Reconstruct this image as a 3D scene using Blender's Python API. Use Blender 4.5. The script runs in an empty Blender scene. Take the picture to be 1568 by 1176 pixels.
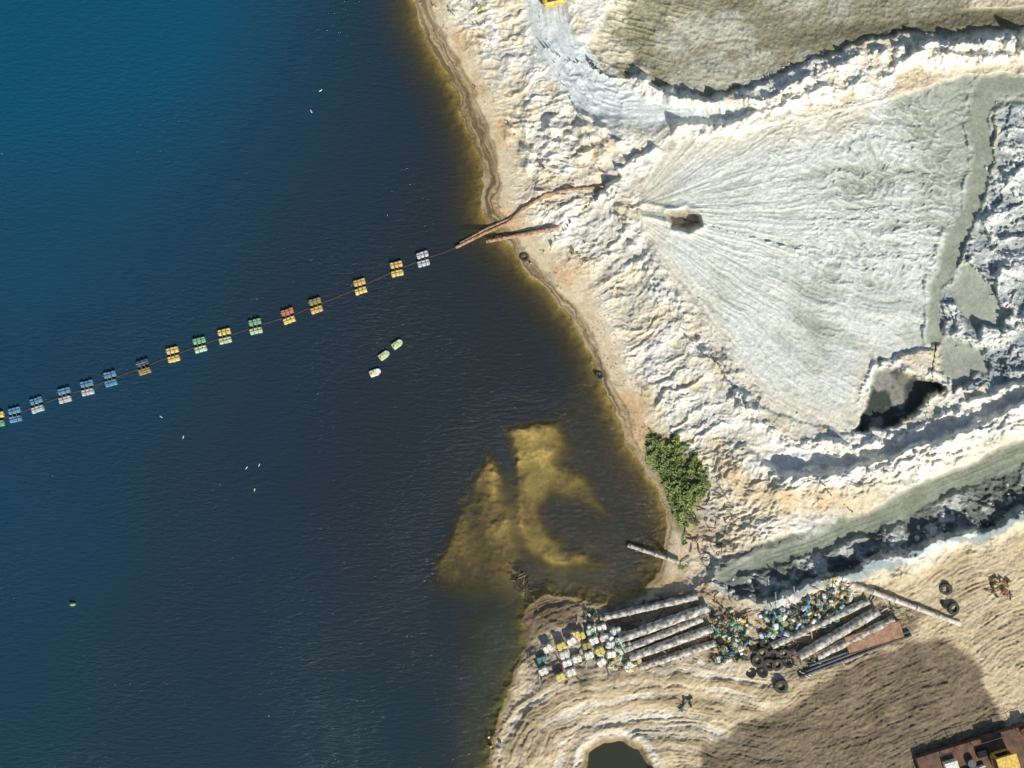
import bpy, bmesh, math, random
import numpy as np
from mathutils import Vector, Matrix
random.seed(5)
S=0.08; LENS=32.0; HC=1568*S*LENS/36.0
CX,CY=784.0,588.0
sc=bpy.context.scene
f32=np.float32
# ------------------------------------------------------------ colour / noise helpers
def L(r,g,b):
    o=[]
    for c in (r,g,b):
        c/=255.0
        o.append(c/12.92 if c<=0.04045 else ((c+0.055)/1.055)**2.4)
    return np.array(o,dtype=f32)
rng=np.random.RandomState(11)
TB=rng.rand(256,256).astype(f32)
TB2=rng.rand(256,256).astype(f32)
TB3=rng.rand(256,256).astype(f32)
def vn(x,y,seed=0):
    xf=np.floor(x); yf=np.floor(y)
    u=x-xf; v=y-yf
    u=u*u*(3-2*u); v=v*v*(3-2*v)
    xi=xf.astype(np.int64)+seed*37; yi=yf.astype(np.int64)+seed*71
    a=xi&255; b=yi&255; a1=(xi+1)&255; b1=(yi+1)&255
    p=TB[a,b]; q=TB[a1,b]; r=TB[a,b1]; s=TB[a1,b1]
    return (p+(q-p)*u)*(1-v)+(r+(s-r)*u)*v
def fbm(x,y,o=4,seed=0):
    r=0; a=1.0; t=0
    for i in range(o):
        r=r+a*(vn(x,y,seed+i*5)*2-1); t+=a; a*=0.5
        x,y=(x*0.8-y*0.6)*2.03+13.7,(x*0.6+y*0.8)*2.03+7.1
    return r/t*1.5
def fba(x,y,o=3,seed=0): # axis aligned (keeps streak direction)
    r=0; a=1.0; t=0
    for i in range(o):
        r=r+a*(vn(x,y,seed+i*5)*2-1); t+=a; a*=0.55
        x=x*2.03+13.7; y=y*1.6+7.1
    return r/t*1.5
def rid(x,y,o=4,seed=0):
    r=0; a=1.0; t=0
    for i in range(o):
        n=1-np.abs(vn(x,y,seed+i*5)*2-1); r=r+a*n*n; t+=a; a*=0.5
        x=x*2.03+3.7; y=y*2.03+9.1
    return r/t
def worley(x,y,seed=0):
    xf=np.floor(x).astype(np.int64); yf=np.floor(y).astype(np.int64)
    f1=np.full(x.shape,9.0,f32); f2=f1.copy(); cid=np.zeros(x.shape,f32)
    for i in (-1,0,1):
        for j in (-1,0,1):
            a=(xf+i+seed*19)&255; b=(yf+j+seed*53)&255
            d=np.hypot(xf+i+TB[a,b]-x, yf+j+TB2[a,b]-y).astype(f32)
            c=TB3[a,b]; m=d<f1
            f2=np.where(m,f1,np.minimum(f2,d)); cid=np.where(m,c,cid); f1=np.where(m,d,f1)
    return f1,f2,cid
def ss(x,a,b):
    t=np.clip((x-a)/(b-a),0,1); return t*t*(3-2*t)
# coarse distance lattice
G0X,G0Y,GS=-240.0,-240.0,3.0
NXg,NYg=684,553
gx,gy=np.meshgrid(G0X+GS*np.arange(NXg),G0Y+GS*np.arange(NYg),indexing='ij')
gx=gx.astype(f32); gy=gy.astype(f32)
def poly(pts):
    d=np.full(gx.shape,1e9,f32); ins=np.zeros(gx.shape,bool)
    n=len(pts)
    for i in range(n):
        ax,ay=pts[i]; bx,by=pts[(i+1)%n]
        ex,ey=bx-ax,by-ay; px=gx-ax; py=gy-ay
        t=np.clip((px*ex+py*ey)/(ex*ex+ey*ey+1e-9),0,1)
        d=np.minimum(d,(px-ex*t)**2+(py-ey*t)**2)
        if ay!=by:
            c=((ay>gy)!=(by>gy))&(gx<(bx-ax)*(gy-ay)/(by-ay)+ax)
            ins^=c
    d=np.sqrt(d); return np.where(ins,-d,d)
def line(pts):
    best=np.full(gx.shape,1e18,f32); T=np.zeros(gx.shape,f32); Sg=np.ones(gx.shape,f32); acc=0
    for i in range(len(pts)-1):
        ax,ay=pts[i]; bx,by=pts[i+1]
        ex,ey=bx-ax,by-ay; l=math.hypot(ex,ey); px=gx-ax; py=gy-ay
        t=np.clip((px*ex+py*ey)/(l*l),0,1)
        d=(px-ex*t)**2+(py-ey*t)**2
        m=d<best
        best=np.where(m,d,best); T=np.where(m,acc+t*l,T)
        Sg=np.where(m,np.sign(ex*py-ey*px+1e-6),Sg); acc+=l
    return np.sqrt(best)*Sg,T
def samp(A,x,y):
    u=np.clip((x-G0X)/GS,0,NXg-1.001); v=np.clip((y-G0Y)/GS,0,NYg-1.001)
    i=u.astype(np.int64); j=v.astype(np.int64); u=u-i; v=v-j
    return (A[i,j]*(1-u)+A[i+1,j]*u)*(1-v)+(A[i,j+1]*(1-u)+A[i+1,j+1]*u)*v
def inm(sd,w): return ss(-sd,-w,w)
# ------------------------------------------------------------ plan of the site
SHORE=[(560,-240),(615,-80),(632,0),(642,40),(663,80),(688,120),(708,165),(720,200),(733,240),(738,280),(736,312),(744,340),(765,362),
 (785,385),(803,408),(828,432),(850,462),(876,490),(900,530),(922,578),(940,630),(960,680),(985,715),(1008,745),(1020,780),(1024,815),
 (1016,850),(1000,885),(978,912),(940,928),(905,925),(870,916),(838,912),(812,925),(802,950),(806,978),(800,1005),(780,1030),(772,1070),(760,1110),
 (752,1150),(748,1200),(730,1416)]
D={}
D['lake']=poly(SHORE+[(-2000,1500),(-2000,-400)])
D['fan']=poly([(978,330),(985,285),(1012,240),(1060,212),(1130,195),(1200,190),(1300,165),(1400,143),(1480,118),(1530,112),(1640,130),(1640,165),(1522,168),(1518,250),(1500,325),(1470,395),(1445,440),(1438,500),(1425,535),(1350,552),(1335,610),(1310,662),(1250,655),(1180,625),(1140,598),(1100,548),(1080,505),(1040,452),(1003,405)])
D['basin']=poly([(905,75),(925,25),(955,-20),(960,-240),(1900,-240),(1900,30),(1568,40),(1440,52),(1330,60),(1250,88),(1200,112),(1150,132),(1090,146),(1040,142),(985,127),(930,105)])
D['channel']=poly([(1900,520),(1568,672),(1450,725),(1370,765),(1290,790),(1200,825),(1120,850),(1095,870),(1093,900),(1120,918),(1160,918),(1220,903),(1290,880),(1340,855),(1400,835),(1500,812),(1568,785),(1900,660)])
D['low']=poly([(700,1416),(748,1176),(770,1050),(795,1000),(800,930),(850,915),(950,928),(1030,900),(1085,905),(1130,925),(1180,925),(1250,905),(1320,880),(1400,850),(1568,800),(1900,680),(1900,1500)])
D['damp']=poly([(1040,1260),(1075,1150),(1140,1110),(1230,1075),(1300,1020),(1390,982),(1455,978),(1492,1005),(1508,1050),(1535,1110),(1560,1200),(1500,1260)])
D['pond']=poly([(893,1185),(900,1152),(922,1136),(955,1134),(980,1148),(996,1176),(990,1225),(900,1225)])
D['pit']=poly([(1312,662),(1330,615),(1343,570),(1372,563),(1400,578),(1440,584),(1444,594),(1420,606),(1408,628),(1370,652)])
D['rub']=poly([(1524,165),(1900,150),(1900,560),(1568,575),(1480,600),(1440,570),(1446,520),(1448,440),(1478,385),(1502,325),(1520,250)])
D['mud']=poly([(1468,402),(1500,408),(1522,440),(1545,480),(1525,500),(1490,505),(1476,478),(1455,450)])
D['mud2']=poly([(1440,520),(1500,530),(1520,560),(1460,600),(1440,570)])
D['valley']=poly([(790,-40),(850,-40),(872,40),(905,80),(960,130),(1040,158),(1170,160),(1180,170),(1060,188),(1000,195),(930,178),(885,165),(850,110),(815,60)])
D['piles']=poly([(800,150),(880,160),(960,190),(960,250),(880,280),(800,260),(775,200)])
D['bay']=poly([(800,655),(900,600),(960,640),(1060,720),(1060,900),(900,960),(800,925),(790,800)])
D['sh1']=poly([(766,650),(856,652),(872,684),(845,706),(832,735),(822,775),(830,808),(856,832),(918,864),(850,870),(806,846),(790,805),(783,745),(786,700)])
D['sh2']=poly([(742,690),(772,725),(788,790),(798,850),(790,905),(720,918),(650,900),(686,820),(714,750)])
D['sh3']=poly([(808,708),(858,716),(894,730),(934,782),(885,760),(850,752),(834,768),(816,756)])
D['sh4']=poly([(690,930),(790,925),(798,990),(775,1040),(765,1100),(745,1180),(700,1100),(700,1000)])
D['bush']=poly([(990,672),(1013,662),(1036,666),(1052,688),(1072,712),(1092,735),(1080,762),(1058,788),(1052,822),(1036,805),(1028,765),(1010,727),(994,700)])
D['junk']=poly([(805,1000),(830,955),(880,935),(1000,925),(1090,905),(1150,930),(1250,905),(1300,885),(1420,930),(1400,975),(1225,1045),(1100,1005),(900,1050),(812,1055)])
D['hole']=poly([(1022,326),(1050,320),(1070,330),(1073,343),(1055,353),(1030,347)])
D['spit']=poly([(800,930),(850,915),(890,930),(880,950),(830,975),(805,1000),(795,960)])
GL,GT=line([(640,-240),(700,-60),(775,150),(800,330),(900,500),(1000,680),(1060,770),(1100,860)])
B1,_=line([(985,128),(1040,148),(1110,150),(1175,148),(1205,135),(1260,105),(1340,80),(1430,68),(1568,56),(1900,40)])
B2,_=line([(925,290),(955,258),(1010,215),(1060,195),(1130,183),(1180,166),(1250,140),(1330,112),(1420,88),(1568,70),(1900,50)])
RW,RWt=line([(940,300),(965,360),(1000,425),(1040,475),(1085,530),(1120,590),(1160,632)])
C1,_=line([(1130,600),(1165,640),(1230,672),(1320,684),(1400,660),(1480,618),(1568,585),(1900,500)])
C2,_=line([(1120,690),(1200,728),(1300,722),(1400,692),(1480,660),(1568,620),(1900,470)])
E1,Et=line([(1110,925),(1170,922),(1250,898),(1330,868),(1400,842),(1500,815),(1568,785),(1900,660)])
FL,_=line([(1105,885),(1130,872),(1200,850),(1290,812),(1370,782),(1450,742),(1568,692),(1900,540)])
STm,_=line([(1700,150),(1568,135),(1510,135),(1492,180),(1506,240),(1492,310),(1462,380),(1440,440),(1432,515)])
HT,_=line([(988,322),(1010,326),(1040,334)])
TR,TT=line([(748,1250),(775,1150),(810,1095),(880,1058),(960,1043),(1060,1040),(1180,1062),(1300,1040),(1420,985),(1568,905),(1900,740)])
VT,VTt=line([(815,-40),(835,50),(870,120),(900,165),(950,185),(1050,180)])
cS={k:L(*v) for k,v in dict(white=(236,233,220),cream=(224,213,186),tan=(208,190,154),orange=(206,172,128),wet=(132,114,80),dwet=(86,76,54),
 fanw=(222,226,216),fang=(174,179,164),fand=(146,151,136),oliv=(152,150,124),olivd=(112,108,84),blue=(210,220,222),grey=(160,166,160),rubd=(148,160,160),
 rubw=(222,224,216),chan=(146,151,134),chand=(108,114,106),low=(212,195,160),lowd=(152,135,104),damp=(118,106,86),dampd=(92,83,67),bed=(176,156,98),bedg=(104,120,86),mudw=(200,200,186),junk=(128,116,98),spit=(104,86,68)).items()}
def terrain(X,Y):
    X=np.asarray(X,f32); Y=np.asarray(Y,f32)
    n1=fbm(X/70,Y/70,4,1); n2=fbm(X/70,Y/70,4,2); s1=fbm(X/13,Y/13,4,3); s2=fbm(X/13,Y/13,4,4)
    fine=fbm(X/4,Y/4,3,9); mid=fbm(X/28,Y/28,4,12); big=fbm(X/160,Y/160,3,14)
    WX=X+9*n1+4*s1; WY=Y+9*n2+4*s2
    SX=X+5*n1+3*s1; SY=Y+5*n2+3*s2
    sd=samp(D['lake'],SX,SY)
    land=sd>0
    dG=samp(GL,WX,WY); tG=samp(GT,WX,WY)
    C=np.zeros(X.shape+(3,),f32)
    def mix(m,c):
        C[...]=C+np.clip(m,0,1)[...,None]*(c-C)
    # --- shore slope
    h=0.30*ss(sd,0,24)+2.7*ss(sd,14,190)
    gm=ss(sd,30,85)
    gf=gm*(1-0.65*ss(-dG,70,150)*(X<3000))
    rough=0.25+1.1*ss(mid+n2,-0.3,0.5)
    g1=rid(tG/24+0.8*n1,dG/95,4,20); g2=rid((X+8*n1)/15,(Y+8*n2)/11,4,24); g3=rid(tG/9+mid,dG/44,3,28)
    h=h+gf*(0.78*(g1-0.45)+rough*0.42*(g2-0.4)+0.38*(g3-.4)+0.20*mid)+0.075*fine*gm+0.04*mid*ss(sd,4,20)
    C[...]=cS['cream']
    mix(ss(n1+0.8*mid+0.5*(g1-.4)+0.15,-0.25,0.45)*gm,cS['white'])
    mix(ss(0.42-g1,-0.05,0.25)*gm*0.45,cS['grey']*1.1)
    mix(ss(0.36-g2,-0.02,0.2)*gf*0.35,cS['grey'])
    og=(1-ss(sd,25,85+50*n2))
    mix(og*0.75,cS['tan']); mix(og*ss(mid+n2,0.0,0.6)*0.75,cS['orange'])
    mix(ss(n2+mid,0.30,0.75)*gm*0.65,cS['tan'])
    # wet strand
    bw=np.where(Y<340,25.0,15.0)-ss(Y,640,720)*7
    wet=1-ss(sd+4*mid,bw-6,bw+3)
    stripes=fba(sd/2.6+2*mid,tG/80,3,30)
    mix(wet*0.92,cS['wet']); mix(wet*ss(stripes,0.0,0.5)*0.6,cS['dwet'])
    mix(wet*ss(stripes,-0.1,-0.5)*0.45,cS['tan'])
    dl=np.exp(-((sd-bw-1)/2.2)**2)*ss(mid,-0.5,0.3); mix(dl*0.55,cS['dwet'])
    spk=ss(fbm(X/2.5,Y/2.5,2,33),0.5,0.85)*ss(n1+mid,-.1,0.4)*(1-ss(sd,60,130)); mix(spk*0.6,cS['dwet'])
    # dumped piles
    m=inm(samp(D['piles'],WX,WY),14)
    f1,f2,cid=worley(WX/34+0.3+.3*n1,WY/25+.3*n2,2)
    h=h+m*1.9*np.clip(0.62-f1,0,1)*(0.5+cid)+m*0.15*(g2-.4)
    mix(m*0.6*ss(f2-f1,0.05,0.5),cS['white'])
    # whitish valley track
    m=inm(samp(D['valley'],WX,WY),9)
    vd=samp(VT,X+4*n1,Y+4*n2); vt=samp(VTt,X,Y)
    rut=fba(vd/3.4,vt/60,3,40)
    h=h*(1-m)+m*(2.35+0.06*rut+0.12*mid)
    mix(m*0.85,cS['blue']); mix(m*ss(rut,0.1,0.6)*0.4,cS['grey'])
    m=np.exp(-(((X-940)/75)**2+((Y-110)/60)**2)**2)
    h=h+m*0.7*(rid((WX+WY*.7)/34,(WY-.4*WX)/13,3,44)-0.45)
    # basin
    sb=samp(D['basin'],WX,WY); m=inm(sb,5)
    st_=fba((Y+0.16*X+10*n1)/5.5,(X-0.2*Y)/70,4,50); sc2=rid((X+Y*.6)/30,(Y-0.3*X)/8,3,52)
    ch=(1-ss(X+60*n1,1000,1090))
    hb=2.1+0.04*st_+0.16*mid+ch*0.5*(sc2-0.35)+0.09*fine+0.06*s1
    h=h*(1-m)+m*hb
    mix(m,cS['oliv']+(cS['fanw']-cS['oliv'])*(0.42*ss(mid+n1,-0.3,0.6)*(1-0.5*ss(X,1150,1350)))[...,None])
    mix(m*ss(st_,0.0,0.55)*0.4*ss(X,1000,1150),cS['olivd'])
    mix(m*ss(n2+.5*s1,0.1,0.6)*0.4,cS['olivd'])
    mix(m*ch*0.6*ss(mid,-.3,.5),cS['cream'])
    dk=np.exp(-((Y-(62-0.085*(X-1200)+14*n1+5*s1))/18)**2)*ss(X,1120,1300); mix(m*dk*0.75,cS['olivd']*0.75)
    mix(m*ss(fbm(X/6,Y/5,3,57),0.45,0.8)*ss(mid,0,.4)*0.7,cS['dwet'])
    top=inm(Y-12+4*n1,3)*ss(X,1450,1500); h=h+m*top*0.7; mix(m*top*0.7,cS['cream'])
    # banks
    lum=0.7+0.8*s1+0.6*mid
    def bank(ln,A,wN,wS,p=1.1):
        d=samp(ln,WX+4*s2,WY+6*mid)
        return A*np.clip(lum,0.2,1.9)*np.where(d<0,np.clip(1+d/wN,0,1),np.clip(1-d/wS,0,1))**p, d
    # fan
    sf=samp(D['fan'],X+6*n1+3*s1,Y+6*n2+3*s2); mf=inm(sf,3)
    OX,OY=960.0,322.0
    th=np.arctan2(Y-OY,X-OX); r=np.hypot(X-OX,Y-OY)+1
    thw=th+0.05*big+0.012*mid+0.02*n1
    rs=fba(thw*30,r/150,3,60); rf=fba(thw*85,r/60,3,63)
    scal=rid(thw*30+0.5*rs,(r+9*rs+6*mid)/9.0,2,66); scm=ss(X+60*n1,1160,1290)*(1-ss(r,470,540))*(1-ss(Y+40*n1,400,490))
    brd=rid(thw*26+0.35*fbm(X/16,Y/16,3,68),r/55+.4*s1,4,69)
    hf=3.0-0.0010*r+0.06*rs+0.05*rf+0.26*(scal-0.4)*scm+0.17*(brd-0.4)*(1-.5*scm)*ss(r,60,160)+0.035*fine+0.10*n1
    h=h*(1-mf)+mf*hf
    fw=ss(0.35*rs+0.2*rf+0.6*big+n1*0.5-ss(X,1240,1480)*0.6-ss(Y,540,650)*0.3+0.48,-0.35,0.5)
    mix(mf,cS['fang']+(cS['fanw']-cS['fang'])*fw[...,None])
    mix(mf*ss(brd,0.5,0.85)*0.45*(1-scm),cS['white']); mix(mf*ss(rf+.5*s1,0.1,0.7)*0.32,cS['fand'])
    mix(mf*ss(scal,0.45,0.8)*scm*0.45,cS['fanw']); mix(mf*ss(scal,0.35,0.1)*scm*0.5,cS['fand'])
    mix(mf*ss(-sf,55,5)*0.45*(X<1330),cS['cream'])
    # border ridge left of fan
    b,d=bank(RW,0.85,42,24)
    h=h+b*(0.5+1.0*rid(X/17+n1,Y/17,3,70)); mix(np.clip(b,0,1)*0.45*ss(mid,-.1,.5),cS['grey'])
    mix(np.clip(b,0,1)*0.5*ss(-mid,-.1,.5),cS['white'])
    # hole and slot
    dh=np.abs(samp(HT,X,Y)); m=np.exp(-(dh/5)**2); h=h-0.15*m+0.35*np.exp(-((dh-10)/4)**2); mix(m*0.6,cS['mudw'])
    sh=samp(D['hole'],X+1.5*s1,Y+1.5*s2); m=inm(sh,5); h=h-1.7*m; mix(m*0.75,cS['lowd']); h=h+.25*np.exp(-((sh-6)/4)**2)
    # stream strip
    d=np.abs(samp(STm,X+9*n1+3*s1,Y+9*n2)); m=(1-ss(d,9,17)); h=h*(1-m)+m*(2.45+0.05*s1)
    mix((1-ss(d,10,20))*.9,cS['fand']*(1.06+.1*mid[...,None]))
    ed=np.exp(-((d-19)/4)**2); h=h+0.3*ed*(0.4+s1+.5*mid)
    # banks 1/2
    b,d=bank(B1,1.45,9,26); h=h+b; m=ss(b,0.1,0.5); mix(m,cS['white'])
    mix(m*ss(s2,0.1,.5)*0.35,cS['cream'])
    b,d=bank(B2,1.05,8,26); h=h+b; m=ss(b,0.08,0.4); mix(m*0.9,cS['white'])
    # south berms
    d2=samp(C2,WX,WY); d1=samp(C1,X+4*n1,Y+4*n2)
    sad=ss(d1,-2,10)*ss(-d2,0,12)*ss(X,1130,1200); h=h*(1-sad)+sad*(2.7+.12*mid+.14*s1+.28*(g2-.4)); mix(sad*.95,cS['white']); mix(sad*ss(s1+mid,.1,.6)*.4,cS['blue'])
    b,d=bank(C1,1.0,9,20); h=h+b; mix(ss(b,0.05,0.5),cS['white'])
    m=np.where(d2<0,ss(d2,-15,-1),ss(-d2,-62,-4)); mm=m*(0.85+0.30*mid+0.16*s1+.35*(g3-.4))
    h=h+1.9*mm*ss(X,1100,1220)*(1-inm(samp(D['channel'],WX,WY),6))
    mix(m*ss(X,1120,1240)*0.95,cS['white'])
    og2=ss(d2,6,30)*ss(-d2,-75,-40)*ss(X,1080,1140)*(1-ss(X,1290,1400)); mix(og2*0.75,cS['tan']); mix(og2*ss(mid,0,.5)*.5,cS['orange'])
    # rubble field on the right
    sr=samp(D['rub'],WX,WY); m=inm(sr,6)
    RX=X+12*n1+5*s1; RY=Y+12*n2+5*s2
    t1=rid((RX+.4*RY)/60,(RY-.3*RX)/40,4,72); q1,q2,qid=worley(RX/19,RY/12,6)
    tr_=t1*4.5; tr_=(np.floor(tr_)+ss(tr_-np.floor(tr_),0.45,0.95))/4.5
    hr=2.15+1.7*tr_+0.16*qid*ss(q2-q1,0.02,0.2)+0.30*mid+0.12*s1+0.09*fine
    h=h*(1-m)+m*hr
    mix(m,cS['rubd']+(cS['rubw']-cS['rubd'])*np.clip(0.10+0.85*ss(t1*.8+0.15*qid+0.5*mid,0.25,0.75),0,1)[...,None])
    for k in('mud','mud2'):
        m=inm(samp(D[k],X+8*s1+5*n1,Y+8*s2),4); h=h*(1-m)+m*(2.25+0.05*mid); mix(m,cS['fang']*(0.92+0.12*mid[...,None]))
    # pit, floor coloured darker than its surroundings
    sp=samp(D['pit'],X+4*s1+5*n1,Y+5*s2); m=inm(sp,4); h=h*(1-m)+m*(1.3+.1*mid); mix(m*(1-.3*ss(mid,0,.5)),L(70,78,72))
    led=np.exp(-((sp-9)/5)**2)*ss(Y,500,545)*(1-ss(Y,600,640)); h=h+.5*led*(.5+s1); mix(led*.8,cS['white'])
    # channel
    schn=samp(D['channel'],WX,WY); m=inm(schn,7)
    f1,f2,cid=worley(X/26+0.7*n1+.3*s1,Y/14+0.6*n2,8); t2=rid(RX/44,RY/20,4,77)
    hc=1.5+0.20*cid*ss(f2-f1,0.02,0.35)+0.85*t2+0.35*mid+0.18*s1
    h=h*(1-m)+m*hc
    mix(m,cS['chand']+(cS['grey']-cS['chand'])*(0.8*ss(.3*cid+mid+t2*.7,0.2,0.9))[...,None])
    mix(m*ss(s2+mid,0.3,0.8)*0.5,cS['rubw'])
    d=np.abs(samp(FL,X+7*n1+2*s1,Y+7*n2+2*s2)); w=11+9*ss(X,1150,1400); m2=1-ss(d,w-5,w+4)
    flr=fba(samp(FL,X+3*n1,Y+3*n2)/3,X/60,3,80)
    h=h*(1-m2)+m2*(1.6+0.04*flr+.05*mid+.03*fine); mix(m2*0.95,cS['chan']*(1+0.12*flr[...,None]+.08*mid[...,None]))
    d=samp(FL,WX,WY); led=np.exp(-((d+w+7)/4)**2)*m; h=h+0.6*led*(0.5+mid); mix(led*0.5,cS['chand'])
    de=samp(E1,WX,WY)
    b=np.where(de<0,np.clip(1+de/12,0,1),np.clip(1-de/42,0,1)); rk,rk2,rid_=worley(X/30+.7*n1+.3*s1,Y/18+.6*n2,9)
    # --- lower ground
    sl=samp(D['low'],SX,SY); m=inm(sl,10)
    dT=samp(TR,X+8*n1,Y+8*n2); tT=samp(TT,X,Y)
    r1=fba(dT/8.5+.5*mid,tT/110,3,90); r2=fba(dT/2.6,tT/70,2,93); r3=fba(((Y+0.42*X)+14*n1)/5.0,(X-0.4*Y)/80,4,95)
    r4=fba(((Y+0.62*X)+10*n2)/3.2,(X-0.6*Y)/50,3,98)
    msk=ss(n2+.6*mid,-.45,.35)
    rr=np.where(X<1180,r1,0.3*r1+0.7*r3)*(.4+.6*msk)
    lz=(1-ss(X,1080,1250))
    hl=0.35*ss(sd,0,18)+1.15*ss(sd,10,70)+(0.07+.10*lz)*rr+0.06*r2*msk+.04*r4+0.12*mid+0.06*fine+.06*s1
    h=h*(1-m)+m*np.where(sd>0,hl,h)
    mix(m*ss(sd,3,16),cS['low'])
    mm=m*ss(sd,12,26)
    mix(mm*ss(rr,0.0,0.6)*(.45+.2*lz),cS['lowd']); mix(mm*ss(-rr,0.0,0.5)*(.25+.4*lz),cS['white'])
    mix(mm*ss(r2+.4*s1,0.2,0.7)*.35*msk,cS['lowd'])
    mix(mm*ss(r4+.4*s1,0.1,0.6)*.4*(1-lz),cS['lowd'])
    mix(mm*ss(n2+mid,0.2,0.7)*0.45,cS['lowd'])
    mix(mm*ss(X,1150,1500)*0.35,cS['tan'])
    m=inm(samp(D['spit'],SX,SY),8); mix(m*0.8,cS['spit'])
    m=inm(samp(D['junk'],WX,WY),10)*(0.6+0.5*mid); mix(m,cS['junk']); h=h+m*0.12*s1
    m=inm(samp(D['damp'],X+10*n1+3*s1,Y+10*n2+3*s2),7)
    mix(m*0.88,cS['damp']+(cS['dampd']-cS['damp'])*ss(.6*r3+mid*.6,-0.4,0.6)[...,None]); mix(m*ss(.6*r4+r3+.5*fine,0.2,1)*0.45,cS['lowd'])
    h=h+b*ss(X,1110,1180)*(0.8+0.2*rid_*ss(rk2-rk,0,.3)+0.8*mid+.35*s1)*(1-0.2*ss(X,1400,1568))
    mb=ss(b,0.15,0.6)*ss(X,1120,1200)
    mix(mb*(1-ss(de,8,18)),cS['rubd']); mix(mb*ss(.5*rid_+0.8*mid,0.2,0.6)*0.85,cS['rubw']); mix(mb*ss(de,8,18)*0.8,cS['cream'])
    # pond
    sp=samp(D['pond'],X+2*s1,Y+2*s2); m=inm(sp,8); h=h*(1-m)+m*(-0.25); rim=ss(-sp,-10,-2)
    mix(rim*0.8,cS['wet']); mix(np.exp(-((sp-14)/6)**2)*0.5,cS['white']); h=h+0.25*np.exp(-((sp-16)/7)**2)
    m=inm(samp(D['bush'],WX,WY),8); mix(m*0.8,L(104,106,66))
    mb2=np.exp(-(((X-1085)/26)**2+((Y-800)/32)**2)**2)*(0.6+.5*mid); mix(mb2*0.6,cS['junk'])
    # --- lake bed
    s=np.maximum(-sd,0)
    zb=-(0.03+4.0*(1-np.exp(-s/72.0)))
    m=inm(samp(D['bay'],X+6*n1,Y+6*n2),34); zb=zb*(1-m)+m*np.maximum(zb,-1.8+0.35*mid)
    shc=np.zeros_like(zb); shb=np.zeros_like(zb)
    for k,w,dz,bl in(('sh1',13,-0.30,1),('sh2',17,-0.52,1),('sh3',12,-0.36,1),('sh4',34,-1.5,.85)):
        a=1.0 if k!='sh2' else 1-.25*ss(Y,820,910)
        m=inm(samp(D[k],X+6*n1+3*mid,Y+6*n2+3*mid)-4,w)*bl*a*(0.94+0.15*mid); zb=zb*(1-m)+m*np.maximum(zb,dz+0.11*mid+.04*s1)
        if k=='sh4': shc=m
        else: shb=np.maximum(shb,m)
    lake=~land
    h=np.where(lake,zb,np.maximum(h,0.02))
    bedc=cS['bed']+(cS['bedg']-cS['bed'])*np.clip(shc,0,1)[...,None]
    bedc=bedc*(1+0.15*mid[...,None]+0.45*np.clip(shb,0,1)[...,None])
    C[...]=np.where(lake[...,None],bedc,C)
    C[...]=C*(1+0.13*fine[...,None]+0.08*s1[...,None])
    return h,np.clip(C,0.01,0.86)
def P(px,py,z):
    k=1-z/HC
    return ((px-CX)*S*k,(CY-py)*S*k,z)
def zt(px,py):
    h,_=terrain(np.array([px]),np.array([py])); return float(h[0])
def zts(a):
    a=np.array(a,f32); return terrain(a[:,0],a[:,1])[0]
# ------------------------------------------------------------ materials
def nmat(name):
    m=bpy.data.materials.new(name); m.use_nodes=True; nt=m.node_tree
    b=nt.nodes['Principled BSDF']; return m,nt,b
def simple(name,rgb,rough=0.6,var=0.25,scale=6,metal=0,dirt=None,dirta=0.4):
    m,nt,b=nmat(name); c=L(*rgb)
    n=nt.nodes.new('ShaderNodeTexNoise'); n.inputs['Scale'].default_value=scale; n.inputs['Detail'].default_value=5
    geo=nt.nodes.new('ShaderNodeNewGeometry')
    nt.links.new(geo.outputs['Position'],n.inputs['Vector'])
    r=nt.nodes.new('ShaderNodeValToRGB'); nt.links.new(n.outputs['Fac'],r.inputs['Fac'])
    d=L(*dirt) if dirt else c*(1-var)
    r.color_ramp.elements[0].position=0.5-dirta*0.5; r.color_ramp.elements[0].color=(*d,1)
    r.color_ramp.elements[1].position=0.62; r.color_ramp.elements[1].color=(*np.clip(c*(1+var*.3),0,1),1)
    nt.links.new(r.outputs['Color'],b.inputs['Base Color']); b.inputs['Roughness'].default_value=rough; b.inputs['Metallic'].default_value=metal
    bp=nt.nodes.new('ShaderNodeBump'); bp.inputs['Strength'].default_value=0.4; bp.inputs['Distance'].default_value=0.02
    nt.links.new(n.outputs['Fac'],bp.inputs['Height']); nt.links.new(bp.outputs['Normal'],b.inputs['Normal'])
    return m
def terrain_mat():
    m,nt,b=nmat('ground_sand'); N=nt.nodes.new; K=nt.links.new
    at=N('ShaderNodeAttribute'); at.attribute_name='Col'
    geo=N('ShaderNodeNewGeometry')
    n=N('ShaderNodeTexNoise'); n.inputs['Scale'].default_value=4.2; n.inputs['Detail'].default_value=9; n.inputs['Roughness'].default_value=0.78
    K(geo.outputs['Position'],n.inputs['Vector'])
    mr=N('ShaderNodeMapRange'); mr.inputs['From Min'].default_value=0.3; mr.inputs['From Max'].default_value=0.7; mr.inputs['To Min'].default_value=0.72; mr.inputs['To Max'].default_value=1.18
    K(n.outputs['Fac'],mr.inputs['Value'])
    v=N('ShaderNodeVectorMath'); v.operation='SCALE'; K(at.outputs['Color'],v.inputs[0]); K(mr.outputs['Result'],v.inputs['Scale'])
    K(v.outputs['Vector'],b.inputs['Base Color']); b.inputs['Roughness'].default_value=0.92; b.inputs['Specular IOR Level'].default_value=0.2
    bp=N('ShaderNodeBump'); bp.inputs['Strength'].default_value=0.85; bp.inputs['Distance'].default_value=0.085
    K(n.outputs['Fac'],bp.inputs['Height']); K(bp.outputs['Normal'],b.inputs['Normal'])
    return m
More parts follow.
